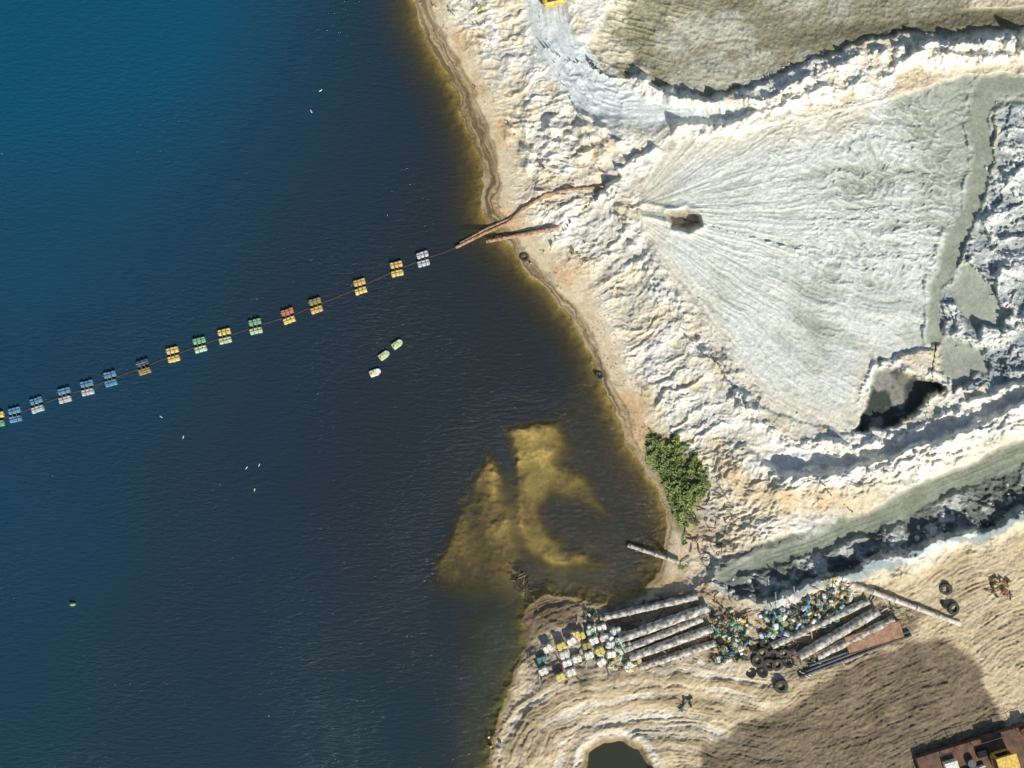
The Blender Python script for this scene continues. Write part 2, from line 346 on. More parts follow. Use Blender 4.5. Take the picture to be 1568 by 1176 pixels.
def water_mat():
    m,nt,b=nmat('lake_water'); N=nt.nodes.new; K=nt.links.new
    geo=N('ShaderNodeNewGeometry'); at=N('ShaderNodeAttribute'); at.attribute_name='wcol'; ad=N('ShaderNodeAttribute'); ad.attribute_name='depth'
    mp=N('ShaderNodeMapping'); mp.inputs['Rotation'].default_value=(0,0,math.radians(20)); mp.inputs['Scale'].default_value=(0.6,1.9,1)
    K(geo.outputs['Position'],mp.inputs['Vector'])
    n=N('ShaderNodeTexNoise'); n.inputs['Scale'].default_value=1.3; n.inputs['Detail'].default_value=6; n.inputs['Roughness'].default_value=0.62; n.inputs['Distortion'].default_value=0.4
    K(mp.outputs['Vector'],n.inputs['Vector'])
    n2=N('ShaderNodeTexNoise'); n2.inputs['Scale'].default_value=0.05; n2.inputs['Detail'].default_value=4; K(geo.outputs['Position'],n2.inputs['Vector'])
    am=N('ShaderNodeMapRange'); am.inputs['From Min'].default_value=0.35; am.inputs['From Max'].default_value=0.65; am.inputs['To Min'].default_value=0.4; am.inputs['To Max'].default_value=0.9
    K(n2.outputs['Fac'],am.inputs['Value'])
    bp=N('ShaderNodeBump'); bp.inputs['Distance'].default_value=0.24; K(am.outputs['Result'],bp.inputs['Strength']); K(n.outputs['Fac'],bp.inputs['Height'])
    K(at.outputs['Color'],b.inputs['Base Color']); b.inputs['Roughness'].default_value=0.12; b.inputs['IOR'].default_value=1.33; b.inputs['Specular IOR Level'].default_value=0.36
    K(bp.outputs['Normal'],b.inputs['Normal'])
    tr=N('ShaderNodeBsdfTransparent'); tr.inputs['Color'].default_value=(0.93,0.92,0.84,1)
    mx=N('ShaderNodeMixShader'); K(ad.outputs['Fac'],mx.inputs['Fac']); K(tr.outputs['BSDF'],mx.inputs[1]); K(b.outputs['BSDF'],mx.inputs[2])
    K(mx.outputs['Shader'],nt.nodes['Material Output'].inputs['Surface'])
    return m
# ------------------------------------------------------------ grid meshes
def gridmesh(name,xs,ys,Z,mat,attrs,floats={}):
    X,Y=np.meshgrid(xs,ys,indexing='ij'); nx,ny=X.shape
    k=1-Z/HC
    co=np.stack([(X-CX)*S*k,(CY-Y)*S*k,Z],-1).reshape(-1,3).astype(f32)
    idx=np.arange(nx*ny).reshape(nx,ny)
    q=np.stack([idx[:-1,:-1],idx[:-1,1:],idx[1:,1:],idx[1:,:-1]],-1).reshape(-1,4)
    me=bpy.data.meshes.new(name); me.vertices.add(len(co)); me.vertices.foreach_set('co',co.ravel())
    me.loops.add(q.size); me.loops.foreach_set('vertex_index',q.ravel().astype(np.int32))
    me.polygons.add(len(q)); me.polygons.foreach_set('loop_start',(np.arange(len(q))*4).astype(np.int32))
    try: me.polygons.foreach_set('loop_total',np.full(len(q),4,np.int32))
    except Exception: pass
    me.update(calc_edges=True)
    me.polygons.foreach_set('use_smooth',np.ones(len(q),bool))
    for an,A in attrs.items():
        a=me.color_attributes.new(an,'FLOAT_COLOR','POINT')
        c=np.ones((nx*ny,4),f32); c[:,:3]=A.reshape(-1,3); a.data.foreach_set('color',c.ravel())
    for an,A in floats.items():
        a=me.attributes.new(an,'FLOAT','POINT'); a.data.foreach_set('value',A.reshape(-1).astype(f32))
    me.materials.append(mat); ob=bpy.data.objects.new(name,me); sc.collection.objects.link(ob); return ob
def outer(a,b,n): return a+np.sign(b)*np.geomspace(6,abs(b),n)
st=1.2
xs=np.concatenate([outer(0,-14000,16)[::-1],np.arange(0,600,10),np.arange(600,1606,st),outer(1606,14000,24)])
ys=np.concatenate([outer(-22,-14000,24)[::-1],np.arange(-22,1200,st),outer(1200,14000,24)])
X,Y=np.meshgrid(xs,ys,indexing='ij')
Z,C=terrain(X,Y)
gridmesh('ground_terrain',xs,ys,Z,terrain_mat(),{'Col':C})
# lake
xw=np.concatenate([outer(0,-14000,12)[::-1],np.arange(0,600,12),np.arange(600,1080,2.5)])
yw=np.concatenate([outer(-20,-14000,12)[::-1],np.arange(-20,1200,4),outer(1200,14000,12)])
X,Y=np.meshgrid(xw,yw,indexing='ij'); Zb,_=terrain(X,Y)
dep=np.maximum(-Zb,0); fac=np.clip(1-np.exp(-1.1*dep),0.0,1)
n=fbm(X/260,Y/260,3,120)
tl=np.exp(-np.hypot((X-0)/620,(Y+60)/380)**2)+0.34*np.exp(-((X+50)/420)**2)  # bluer upper left: open-lake tone plus sky reflection put into the colour
br=ss(X+80*n,260,820)
base=L(37,49,60)
wc=base+(L(14,76,104)-base)*np.clip(tl+0.1*n,0,1)[...,None]
wc=wc+(L(44,48,49)-wc)*(0.7*br*(1-0.6*ss(Y,850,1100)))[...,None]
wc=wc+(L(30,56,64)-wc)*(0.5*ss(Y,780,1176)*(1-.8*br))[...,None]
sh=np.clip(1-dep/2.6,0,1); wc=wc+(L(66,60,38)-wc)*(sh*0.9)[...,None]
gr=ss(Y,840,1040)*ss(X+60*n,560,840); wc=wc+(L(46,62,50)-wc)*(gr*0.6)[...,None]
gridmesh('lake_water',xw,yw,np.zeros_like(Zb),water_mat(),{'wcol':wc},{'depth':fac})
def pool(name,pts,z,rgb):
    me=bpy.data.meshes.new(name); me.from_pydata([P(x,y,z) for x,y in pts],[],[list(range(len(pts)))])
    m,nt,b=nmat(name); b.inputs['Base Color'].default_value=(*L(*rgb),1); b.inputs['Roughness'].default_value=0.1
    me.materials.append(m); o=bpy.data.objects.new(name,me); sc.collection.objects.link(o)
pool('pond_water',[(880,1180),(892,1140),(925,1122),(965,1122),(995,1140),(1010,1180),(1000,1240),(890,1240)],0.35,(50,54,38))
# ------------------------------------------------------------ mesh builder
class MB:
    def __init__(s): s.v=[];s.f=[];s.m=[];s.mats=[]
    def mi(s,mat):
        if mat not in s.mats: s.mats.append(mat)
        return s.mats.index(mat)
    def add(s,vs,fs,mat,M=None):
        o=len(s.v); k=s.mi(mat)
        for v in vs: s.v.append(tuple(M@Vector(v)) if M else tuple(v))
        for f in fs: s.f.append([o+i for i in f]); s.m.append(k)
    def box(s,c,d,mat,M=None,bev=0.15):
        x,y,z=[a/2 for a in d]; b=min(d)*bev
        vs=[];
        for sx in(-1,1):
            for sy in(-1,1):
                for sz in(-1,1):
                    vs+=[(sx*(x-b),sy*(y-b),sz*z),(sx*(x-b),sy*y,sz*(z-b)),(sx*x,sy*(y-b),sz*(z-b))]
        bm=bmesh.new(); [bm.verts.new((v[0]+c[0],v[1]+c[1],v[2]+c[2])) for v in vs]
        bmesh.ops.convex_hull(bm,input=bm.verts[:]); bm.verts.index_update()
        V=[v.co[:] for v in bm.verts]; F=[[v.index for v in f.verts] for f in bm.faces]; bm.free()
        s.add(V,F,mat,M)
    def tube(s,path,r,mat,n=14,wall=0.12,dark=None,M=None,wob=0):
        pts=[Vector(p) for p in path]; rings=[]
        for i,p in enumerate(pts):
            t=(pts[min(i+1,len(pts)-1)]-pts[max(i-1,0)]).normalized()
            a=t.cross(Vector((0,0,1)));
            if a.length<1e-3: a=Vector((1,0,0))
            a.normalize(); b=a.cross(t)
            rr=r*(1+wob*(random.random()-.5))
            rings.append([p+(a*math.cos(q)+b*math.sin(q))*rr for q in [2*math.pi*j/n for j in range(n)]])
        def inner(i,d):
            p=pts[i]; t=(pts[1]-pts[0]).normalized() if i==0 else (pts[-2]-pts[-1]).normalized()
            base=rings[i]; return [p+(q-p)*(1-wall)+t*d for q in base]
        allr=[inner(0,r*1.5),inner(0,0)]+rings+[inner(-1,0),inner(-1,r*1.5)]
        V=[tuple(q) for R in allr for q in R]; F=[]
        for i in range(len(allr)-1):
            for j in range(n):
                F.append([i*n+j,i*n+(j+1)%n,(i+1)*n+(j+1)%n,(i+1)*n+j])
        s.add(V,F,mat,M)
        m=len(allr)-1
        s.add([V[j] for j in range(n)],[list(range(n))],dark or mat,M); s.add([V[m*n+j] for j in range(n)],[list(range(n))],dark or mat,M)  # end caps; a dark material here paints the shade inside the bore
    def cyl(s,c,r,h,mat,n=14,M=None,r2=None):
        r2=r if r2 is None else r2
        V=[(c[0]+r*math.cos(2*math.pi*j/n),c[1]+r*math.sin(2*math.pi*j/n),c[2]) for j in range(n)]+[(c[0]+r2*math.cos(2*math.pi*j/n),c[1]+r2*math.sin(2*math.pi*j/n),c[2]+h) for j in range(n)]
        s.add(V,[[j,(j+1)%n,n+(j+1)%n,n+j] for j in range(n)]+[list(range(n))[::-1],[n+j for j in range(n)]],mat,M)
    def torus(s,R,r,mat,M,n=22,k=8):
        V=[];F=[]
        prof=[(-.95,-1),(0,-1.15),(.95,-1),(1.0,0),(.95,1),(0,1.15),(-.95,1),(-.8,0)]
        for i in range(n):
            a=2*math.pi*i/n
            for u,w in prof: V.append(((R+r*u)*math.cos(a),(R+r*u)*math.sin(a),r*w*0.8))
        for i in range(n):
            for j in range(8): F.append([i*8+j,((i+1)%n)*8+j,((i+1)%n)*8+(j+1)%8,i*8+(j+1)%8])
        s.add(V,F,mat,M)
        for i in range(n):
            a=2*math.pi*i/n; Mm=M@Matrix.Rotation(a,4,'Z')@Matrix.Translation((R+r*1.0,0,0)); s.box((0,0,0),(r*.18,r*.45,r*1.3),mat,Mm,0.1)
    def obj(s,name,loc=None,smooth=False):
        me=bpy.data.meshes.new(name); me.from_pydata(s.v,[],s.f)
        for m in s.mats: me.materials.append(m)
        me.polygons.foreach_set('material_index',s.m)
        if smooth: me.polygons.foreach_set('use_smooth',[True]*len(s.f))
        me.update(); o=bpy.data.objects.new(name,me); sc.collection.objects.link(o)
        if loc: o.location=loc
        return o
def T(x,y,z,rz=0,rx=0,ry=0):
    return Matrix.Translation((x,y,z))@Matrix.Rotation(rz,4,'Z')@Matrix.Rotation(rx,4,'X')@Matrix.Rotation(ry,4,'Y')
M_={}
for k,v in dict(yellow=(236,216,134),dyellow=(164,146,92),orange=(230,198,128),blue=(104,160,192),pblue=(200,212,222),green=(124,192,150),red=(206,126,110),white=(236,236,224),
   teal=(94,148,140),dgreen=(66,96,74),lgreen=(200,222,186),dblue=(60,90,122)).items():
    M_[k]=simple('plastic_'+k,v,0.45,0.3,5,dirt=tuple(int(a*.72) for a in v))
rust=simple('rusty_steel',(136,92,62),0.8,0.4,4,dirt=(80,56,42)); rustl=simple('rust_plate',(166,132,104),0.8,0.3,2,dirt=(134,102,76))
rustp=simple('pale_rust_pipe',(176,144,114),0.8,0.4,3,dirt=(104,82,64))
pipeg=simple('weathered_pipe',(206,202,190),0.8,0.4,2.2,dirt=(120,114,100),dirta=0.25); pipew=simple('pale_pipe',(216,210,196),0.8,0.3,2,dirt=(150,140,120))
dark=simple('dark_cavity',(18,18,18),0.9); rub=simple('tyre_rubber',(48,50,46),0.85,0.3,8,dirt=(84,80,66)); wood=simple('driftwood',(142,122,94),0.9,0.4,9,dirt=(80,68,50))
steel=simple('dark_steel',(82,90,94),0.6,0.3,4,dirt=(52,52,50)); pipeb=simple('pipe_brown',(84,74,58),0.8,0.3,3,dirt=(52,46,38)); glass=simple('cab_glass',(30,40,44),0.1,0.1)
pipes=simple('submerged_pipe',(50,48,42),0.8,0.3,3,dirt=(34,34,34))
ylw=simple('machine_yellow',(226,190,74),0.45,0.3,3,dirt=(170,134,60)); concrete=simple('concrete',(196,192,176),0.9,0.3,3,dirt=(130,124,106))
# ------------------------------------------------------------ floats
def canister(mb,M,l,w,h,mat,cap=True):
    mb.box((0,0,0),(l,w,h),mat,M,0.2)
    if cap: mb.cyl((l*0.32,0,h*0.5),w*.16,0.05,mat,8,M)
    mb.box((-l*0.08,0,h*0.5),(l*0.4,w*0.14,0.06),mat,M,0.2)
def pontoon(name,c1,c2,px,py,rot):
    mb=MB(); ang=math.radians(rot)
    for s_,c in((1,c1),(-1,c2)):
        for i in(-1,0,1):
            M=T(i*0.5+s_*.06+random.uniform(-.03,.03),s_*0.52+random.uniform(-.03,.03),0.16,math.radians(90)+random.uniform(-.04,.04),random.uniform(-.04,.04))
            canister(mb,M,0.74,0.47,0.42,M_[c])
        mb.box((0,s_*.52,.40),(1.5,.09,.05),M_['dyellow'] if c!='blue' else steel)
    for i in(-.25,.25): mb.box((i,0,0.33),(0.07,1.0,0.06),wood)
    o=mb.obj(name); o.location=P(px,py,0.0); o.rotation_euler=(random.uniform(-.04,.04),random.uniform(-.04,.04),ang+random.uniform(-.09,.09)); return o
FLT=[(-2,642,'yellow','green'),(24,635,'blue','blue'),(58,620,'blue','pblue'),(100,605,'blue','pblue'),(135,594,'blue','pblue'),(170,580,'blue','blue'),(221,562,'dblue','dyellow'),
(266,543,'yellow','yellow'),(307,528,'green','lgreen'),(345,515,'yellow','lgreen'),(392,500,'green','lgreen'),(442,484,'red','yellow'),(484,468,'dyellow','orange'),
(552,439,'orange','yellow'),(608,412,'orange','yellow'),(648,397,'pblue','pblue')]
for i,(x,y,a,b) in enumerate(FLT): pontoon('pontoon_float',a,b,x,y,15)
mb=MB(); pth=[(-60,662),(-2,642)]+[(x,y) for x,y,_,_ in FLT[1:]]+[(675,388),(702,377)]
pp=[]
for i in range(len(pth)-1):
    for k in range(4):
        t=k/4; pp.append(P(pth[i][0]*(1-t)+pth[i+1][0]*t,pth[i][1]*(1-t)+pth[i+1][1]*t+random.uniform(-.5,.5),-0.08))
pp.append(P(702,377,0.0)); mb.tube(pp,0.14,pipes,10); mb.obj('floating_pipeline',smooth=True)
def landpipe(name,pts,r,mat,nsub=6,lift=0.9,flange=True,wob=0.0,ends=None,zs=None):
    mb=MB(); q=[]
    for i in range(len(pts)-1):
        for k in range(nsub+(1 if i==len(pts)-2 else 0)):
            t=k/nsub; q.append((pts[i][0]*(1-t)+pts[i+1][0]*t,pts[i][1]*(1-t)+pts[i+1][1]*t))
    z=zts(q)
    z=np.maximum(z,0.0)
    if zs is None:
        if len(pts)==2:
            t=np.linspace(0,1,len(q)); a,b=np.polyfit(t,z,1); z=a*t+b
        else: z=np.convolve(np.pad(z,2,'edge'),np.ones(5)/5,'valid')
    else: z=np.linspace(zs[0],zs[1],len(q))
    path=[P(x,y,float(zz)+r*lift) for (x,y),zz in zip(q,z)]
    mb.tube(path,r,mat,14,0.12,dark,wob=wob)
    if flange:
        for i in range(0,len(path)-1,max(2,len(path)//4)):
            a=Vector(path[i]); b=Vector(path[i+1]); d=(b-a).normalized()*0.14
            if i==0 : mb.tube([a+d*.1,a+d],r*1.14,mat,14,0.1)
            else: mb.tube([a,a+d],r*1.14,mat,14,0.05)
    return mb.obj(name,smooth=True)
landpipe('discharge_pipe',[(700,378),(740,358),(778,341),(800,320),(835,298),(870,290),(925,286)],0.2,rustp,6)
landpipe('discharge_pipe',[(705,372),(745,350),(782,334),(812,312),(850,294)],0.14,rustp,6)
landpipe('old_pipe',[(748,369),(856,348)],0.24,rustp,10)
landpipe('old_pipe',[(760,362),(830,352)],0.16,pipeb,10)
landpipe('concrete_pole',[(965,836),(1040,861)],0.25,concrete,8,zs=(0.02,0.5))
for a,b,r,m in [((926,945),(1068,913),.42,pipeg),((958,975),(1084,930),.55,pipeg),((962,992),(1075,947),.42,pipeg),((972,1004),(1090,962),.5,pipeg),((985,1020),(1096,984),.42,pipeg),
                ((1188,986),(1330,920),.42,pipeg),((1214,974),(1312,926),.36,pipew),((1232,1000),(1344,935),.55,pipeg),((1258,1002),(1368,948),.46,pipeg)]:
    landpipe('dredge_pipe',[a,b],r,m,12,wob=0.10)
landpipe('long_pipe',[(1302,894),(1470,955)],.3,pipew,10)
landpipe('steel_beam_pipe',[(1224,1036),(1395,972)],.2,steel,8,flange=False)
landpipe('steel_beam_pipe',[(1232,1028),(1392,966)],.2,steel,8,flange=False)
landpipe('steel_beam_pipe',[(1238,1019),(1300,997)],.2,steel,8,flange=False)
mb=MB(); mb.box((0,0,0.3),(6.9,2.1,0.6),rustl,bev=.05)
for i in range(-3,4): mb.box((i*1.05,0,0.61),(0.06,2.1,0.04),rustl)
mb.box((0,1.05,.62),(6.9,.08,.07),rust); mb.box((0,-1.05,.62),(6.9,.08,.07),rust)
o=mb.obj('rusty_steel_pontoon'); z=zt(1336,974); o.location=P(1336,974,z+.2); o.rotation_euler=(0,0,math.radians(17))
# tyres
def tyre(px,py,R=0.62,tilt=0,dz=0):
    mb=MB(); mb.torus(R,R*0.33,rub,Matrix.Identity(4)); z=max(zt(px,py),0.0)+R*0.25+dz; o=mb.obj('old_tyre',P(px,py,z)); o.rotation_euler=(tilt,tilt*.6,random.random()*6); return o
for x,y,R,t in [(1196,1051,.66,.1),(1183,1003,.6,.2),(1167,1000,.6,.3),(1172,985,.55,.1),(1160,1012,.62,0),(1200,1000,.6,.5),(1190,1018,.6,.2),(1207,1014,.55,.3),(1178,1018,.6,.1),(1210,990,.5,.2),(1155,990,.6,.6),(1240,1009,.5,.2),
                (803,394,.42,0),(918,575,.38,0),(1448,902,.6,.4),(1460,932,.6,.2),(1448,925,.5,.6),(1168,1030,.5,.2),(1150,1030,.5,.4)]:
    tyre(x,y,R*.95,t)
cols=['white','white','lgreen','white','white','yellow','lgreen','white','dyellow','yellow','teal']
def stack(px,py,rot):
    mb=MB(); c=random.choice(cols)
    for i in (-.5,.5):
        if random.random()<.08: c=random.choice(cols)
        canister(mb,T(i*0.56,0,0.25+random.uniform(0,.05),math.radians(90)+random.uniform(-.05,.05),random.uniform(-.04,.04)),0.92,0.55,0.5,M_[c])
    mb.box((0,.3,0.52),(1.15,.06,.05),wood)
    z=zt(px,py); o=mb.obj('canister_float_bundle',P(px,py,z+random.uniform(0,.15))); o.rotation_euler=(random.uniform(-.1,.1),random.uniform(-.1,.1),math.radians(rot))
for r in range(4):
    for c in range(9):
        px=824+c*16.5+r*5+random.uniform(-3,3); py=998-c*6.2+r*13.5+random.uniform(-3,3)
        if px>955 or random.random()<.13 or (r==3 and c>3 and c<6): continue
        stack(px,py,20+random.uniform(-14,14))
for x,y in[(905,962),(880,970),(962,1018),(975,1012),(920,1012),(935,1000),(948,990),(930,975)]: stack(x,y,random.uniform(-30,60))
def heap(name,pg,n,cl,zmax,size=(.5,1)):
    pd=poly(pg); xs_=[p[0] for p in pg]; ys_=[p[1] for p in pg]; mb=MB(); pts=[]
    while len(pts)<n:
        x=random.uniform(min(xs_),max(xs_)); y=random.uniform(min(ys_),max(ys_))
        d=float(samp(pd,np.array([x]),np.array([y]))[0])
        if d<random.uniform(0,4): pts.append((x,y,d))
    zz=zts([(a,b) for a,b,_ in pts])
    for (x,y,d),z in zip(pts,zz):
        h=min(1,max(0,-d)/14)*zmax*random.random(); sz=random.uniform(*size)
        X_,Y_,Z_=P(x,y,float(z)+h+0.15); M=T(X_,Y_,Z_,random.random()*6.3,random.uniform(-.5,.5),random.uniform(-.5,.5))
        k=random.random()
        if k<.56: canister(mb,M,.85*sz,.5*sz,.42*sz,M_[random.choice(cl)])
        elif k<.68: mb.cyl((0,0,-.3*sz),.3*sz,.75*sz,M_[random.choice(cl)],12,M)
        elif k<.88: mb.box((0,0,0),(2.0*sz,.09,.07),wood,M)
        else: mb.tube([(-.8*sz,0,0),(.8*sz,0,0)],.08,steel,8,.1,dark,M)
    return mb.obj(name)
heap('plastic_canister_heap',[(1092,940),(1115,932),(1150,950),(1150,985),(1135,1015),(1095,1012),(1090,980)],120,['green','dblue','lgreen','teal','white','yellow','dgreen','dyellow','dblue','white','dyellow','white','dgreen'],.8,(.45,.95))
heap('plastic_canister_heap',[(1160,945),(1200,930),(1245,915),(1290,895),(1305,905),(1285,945),(1240,965),(1195,980),(1162,975)],170,['blue','dblue','teal','green','lgreen','white','white','dgreen','yellow','dblue','dgreen','pblue','pblue','white','dyellow'],1.0,(.5,1.0))
heap('plastic_canister_heap',[(905,975),(950,965),(985,985),(985,1022),(950,1030),(925,1010)],55,['yellow','white','lgreen','dyellow','white','dgreen'],.5,(.6,1.0))
heap('yellow_canister_heap',[(1262,885),(1290,878),(1300,890),(1275,902)],22,['yellow','dyellow','dgreen','dgreen'],.5,(.45,.8))
heap('scrap_heap',[(895,935),(915,935),(915,952),(895,952)],14,['dgreen','dgreen','white'],.4,(.4,.7))
heap('scrap_heap',[(1515,885),(1545,885),(1550,915),(1515,915)],26,['red','dyellow','dgreen','dyellow'],.4,(.5,.8))
heap('scrap_heap',[(1040,1068),(1060,1068),(1058,1085),(1042,1085)],12,['dgreen','dyellow'],.3,(.4,.7))
heap('scrap_heap',[(745,1125),(768,1135),(765,1150),(745,1145)],14,['white','dgreen','yellow'],.2,(.3,.5))
def sticks(name,pg,n,l,mats,zoff=.1):
    pd=poly(pg); xs_=[p[0] for p in pg]; ys_=[p[1] for p in pg]; mb=MB(); pts=[]
    while len(pts)<n:
        x=random.uniform(min(xs_),max(xs_)); y=random.uniform(min(ys_),max(ys_))
        if samp(pd,np.array([x]),np.array([y]))[0]<0: pts.append((x,y))
    zz=np.maximum(zts(pts),0)
    for (x,y),z in zip(pts,zz):
        X_,Y_,Z_=P(x,y,float(z)+zoff); a=random.random()*6.3; ll=random.uniform(.4,1)*l; dz=random.uniform(-.1,.25)
        d=Vector((math.cos(a),math.sin(a),dz))*ll/2; c=Vector((X_,Y_,Z_)); mid_=c+Vector((random.uniform(-.1,.1),random.uniform(-.1,.1),.05))
        mb.tube([c-d,mid_,c+d],random.uniform(.03,.09),random.choice(mats),6,.1)
    return mb.obj(name)
sticks('driftwood_snag',[(785,872),(805,880),(812,905),(795,912),(788,895)],46,1.3,[wood,pipeb,pipeb])
landpipe('mooring_pole',[(816,912),(838,972)],.09,wood,6,zs=(.1,.3))
sticks('scrap_wood_pile',[(805,1010),(900,935),(1090,905),(1150,930),(1150,1015),(1090,1010),(900,1045),(812,1050)],190,1.5,[wood,steel,rust,concrete])
sticks('scrap_wood_pile',[(1160,925),(1300,880),(1400,935),(1395,965),(1225,1040),(1160,1010)],170,1.8,[wood,steel,rust,concrete,pipew])
sticks('branch_litter',[(1045,760),(1100,730),(1130,800),(1090,870),(1045,860)],60,1.4,[wood,pipeb])
def drift(px,py,rot,c,l=1.35):
    mb=MB(); w=.85*l/1.35
    mb.box((0,0,.12),(l*.8,w,.42),M_[c],bev=.25); mb.cyl((l*.38,0,-.05),w*.42,.36,M_[c],12); mb.box((0,0,.35),(l*.5,w*.35,.08),M_['yellow'])
    mb.cyl((-l*.25,0,.3),.1,.12,M_['dyellow'],8)
    o=mb.obj('drifting_float',P(px,py,0)); o.rotation_euler=(0,0,math.radians(rot))
drift(607,528,35,'lgreen');drift(587,545,35,'lgreen');drift(573,571,20,'white')
drift(112,925,0,'green',.6)
def gull(px,py):
    mb=MB(); w=M_['white']
    mb.tube([(-.28,0,.1),(-.15,0,.14),(0,0,.15),(.14,0,.15),(.24,0,.18)],.1,w,8,.3)
    for s_ in(-1,1): # folded wings: bird sits on the water
        mb.add([(.14,s_*.06,.2),(-.1,s_*.04,.25),(-.34,s_*.03,.16),(-.05,s_*.13,.14)],[[0,1,2,3] if s_>0 else [3,2,1,0]],M_['pblue'])
    mb.box((.3,0,.22),(.13,.09,.09),w,bev=.3); mb.box((.39,0,.21),(.08,.025,.025),M_['orange'])
    o=mb.obj('seagull',P(px,py,0)); o.rotation_euler=(0,0,random.random()*6); o.scale=(.6,.6,.6)
for p in[(247,638),(281,669),(378,716),(397,712),(390,750),(491,139),(477,171)]: gull(*p)
# ------------------------------------------------------------ shrubs
def leafmat(name,a,b_):
    m,nt,b=nmat(name); at=nt.nodes.new('ShaderNodeAttribute'); at.attribute_name='tint'; r=nt.nodes.new('ShaderNodeValToRGB')
    r.color_ramp.elements[0].color=(*L(*a),1); r.color_ramp.elements[1].color=(*L(*b_),1)
    nt.links.new(at.outputs['Fac'],r.inputs['Fac']); nt.links.new(r.outputs['Color'],b.inputs['Base Color']); b.inputs['Roughness'].default_value=.6; return m
lm=leafmat('shrub_leaves',(84,104,50),(160,176,98))
def shrub(name,pd,box,n,hmax,size):
    r=np.random.RandomState(len(name)+n); x=r.uniform(box[0],box[2],n*3); y=r.uniform(box[1],box[3],n*3)
    w=fbm(x/14,y/14,3,7); w2=fbm(x/14,y/14,3,17); d=samp(pd,x+13*w,y+13*w2); k=(d<0)&(fbm(x/7,y/7,3,3)>-0.15+0.02*np.clip(d,-20,0)); x=x[k][:n];y=y[k][:n];d=d[k][:n]; n=len(x)
    z0=terrain(x,y)[0]; top=hmax*np.clip(-d/14,0.25,1)*(0.4+0.9*np.clip(fbm(x/6,y/6,3,8)+.5,0,1)); u=r.rand(n)**.8; z=z0+top*u
    kk=1-z/HC; c=np.stack([(x-CX)*S*kk,(CY-y)*S*kk,z],1)
    a=r.rand(n)*6.28; el=r.uniform(-.2,1.1,n); dr=np.stack([np.cos(a)*np.cos(el),np.sin(a)*np.cos(el),np.sin(el)],1)
    sd_=np.stack([-np.sin(a),np.cos(a),r.uniform(-.5,.5,n)],1); s_=size*r.uniform(.6,1.3,n)[:,None]
    V=np.stack([c-dr*s_*.5,c+sd_*s_*.22,c+dr*s_*.6,c-sd_*s_*.22],1).reshape(-1,3)
    me=bpy.data.meshes.new(name); me.from_pydata(V.tolist(),[],np.arange(n*4).reshape(n,4).tolist())
    t=np.clip(0.35+0.5*fbm(x/12,y/12,3,5)+r.uniform(-.25,.5,n),0,1)
    at=me.attributes.new('tint','FLOAT','POINT'); at.data.foreach_set('value',np.repeat(t,4).astype(f32)); me.materials.append(lm)
    o=bpy.data.objects.new(name,me); sc.collection.objects.link(o)
shrub('shrub_thicket',D['bush'],(975,645,1105,835),17000,.7,.28)
for cx,cy,rr in[(878,388,9),(842,374,5),(893,398,5),(835,385,4),(1048,868,5),(738,14,6),(694,14,5),(1072,805,9),(1050,825,7)]:
    pd=poly([(cx+rr*math.cos(a)*random.uniform(.7,1.3),cy+rr*math.sin(a)*random.uniform(.6,1.1)) for a in[i*.7 for i in range(9)]])
    shrub('grass_tuft',pd,(cx-20,cy-20,cx+20,cy+20),900 if rr>6 else 350,.5,.26)
# ------------------------------------------------------------ rocks
rk=simple('rock_blocks',(206,208,200),.9,.3,3,dirt=(156,162,156))
def rocks(name,line_,n,spread,smin,smax):
    mb=MB(); pts=[]
    for _ in range(n):
        i=random.randrange(len(line_)-1); t=random.random(); pts.append((line_[i][0]*(1-t)+line_[i+1][0]*t+random.gauss(0,spread),line_[i][1]*(1-t)+line_[i+1][1]*t+random.gauss(0,spread)))
    zz=zts(pts)
    for (x,y),z in zip(pts,zz):
        s_=random.uniform(smin,smax)*random.uniform(.5,1); bm=bmesh.new()
        for _ in range(14):
            v=Vector((random.gauss(0,1),random.gauss(0,1),random.gauss(0,1))).normalized(); bm.verts.new((v.x*s_*random.uniform(.7,1.3),v.y*s_*.8,v.z*s_*.6))
        bmesh.ops.convex_hull(bm,input=bm.verts[:]); bm.verts.index_update(); used=[f for f in bm.faces]
        V=[v.co[:] for v in bm.verts]; F=[[v.index for v in f.verts] for f in used]; bm.free()
        mb.add(V,F,rk,T(*P(x,y,float(z)+s_*.15),random.random()*6))
    mb.obj(name)
rocks('boulder_rubble',[(1540,180),(1545,260),(1535,330),(1550,420),(1560,520),(1520,560)],70,16,.15,.5)
rocks('boulder_rubble',[(1130,905),(1250,880),(1350,850),(1450,800),(1568,750)],90,13,.12,.45)
rocks('clod_scatter',[(1120,150),(1200,110),(1300,85),(1430,60)],60,8,.1,.3)
rocks('clod_scatter',[(1000,420),(1060,500),(1130,600),(1250,690),(1400,670)],120,20,.08,.25)
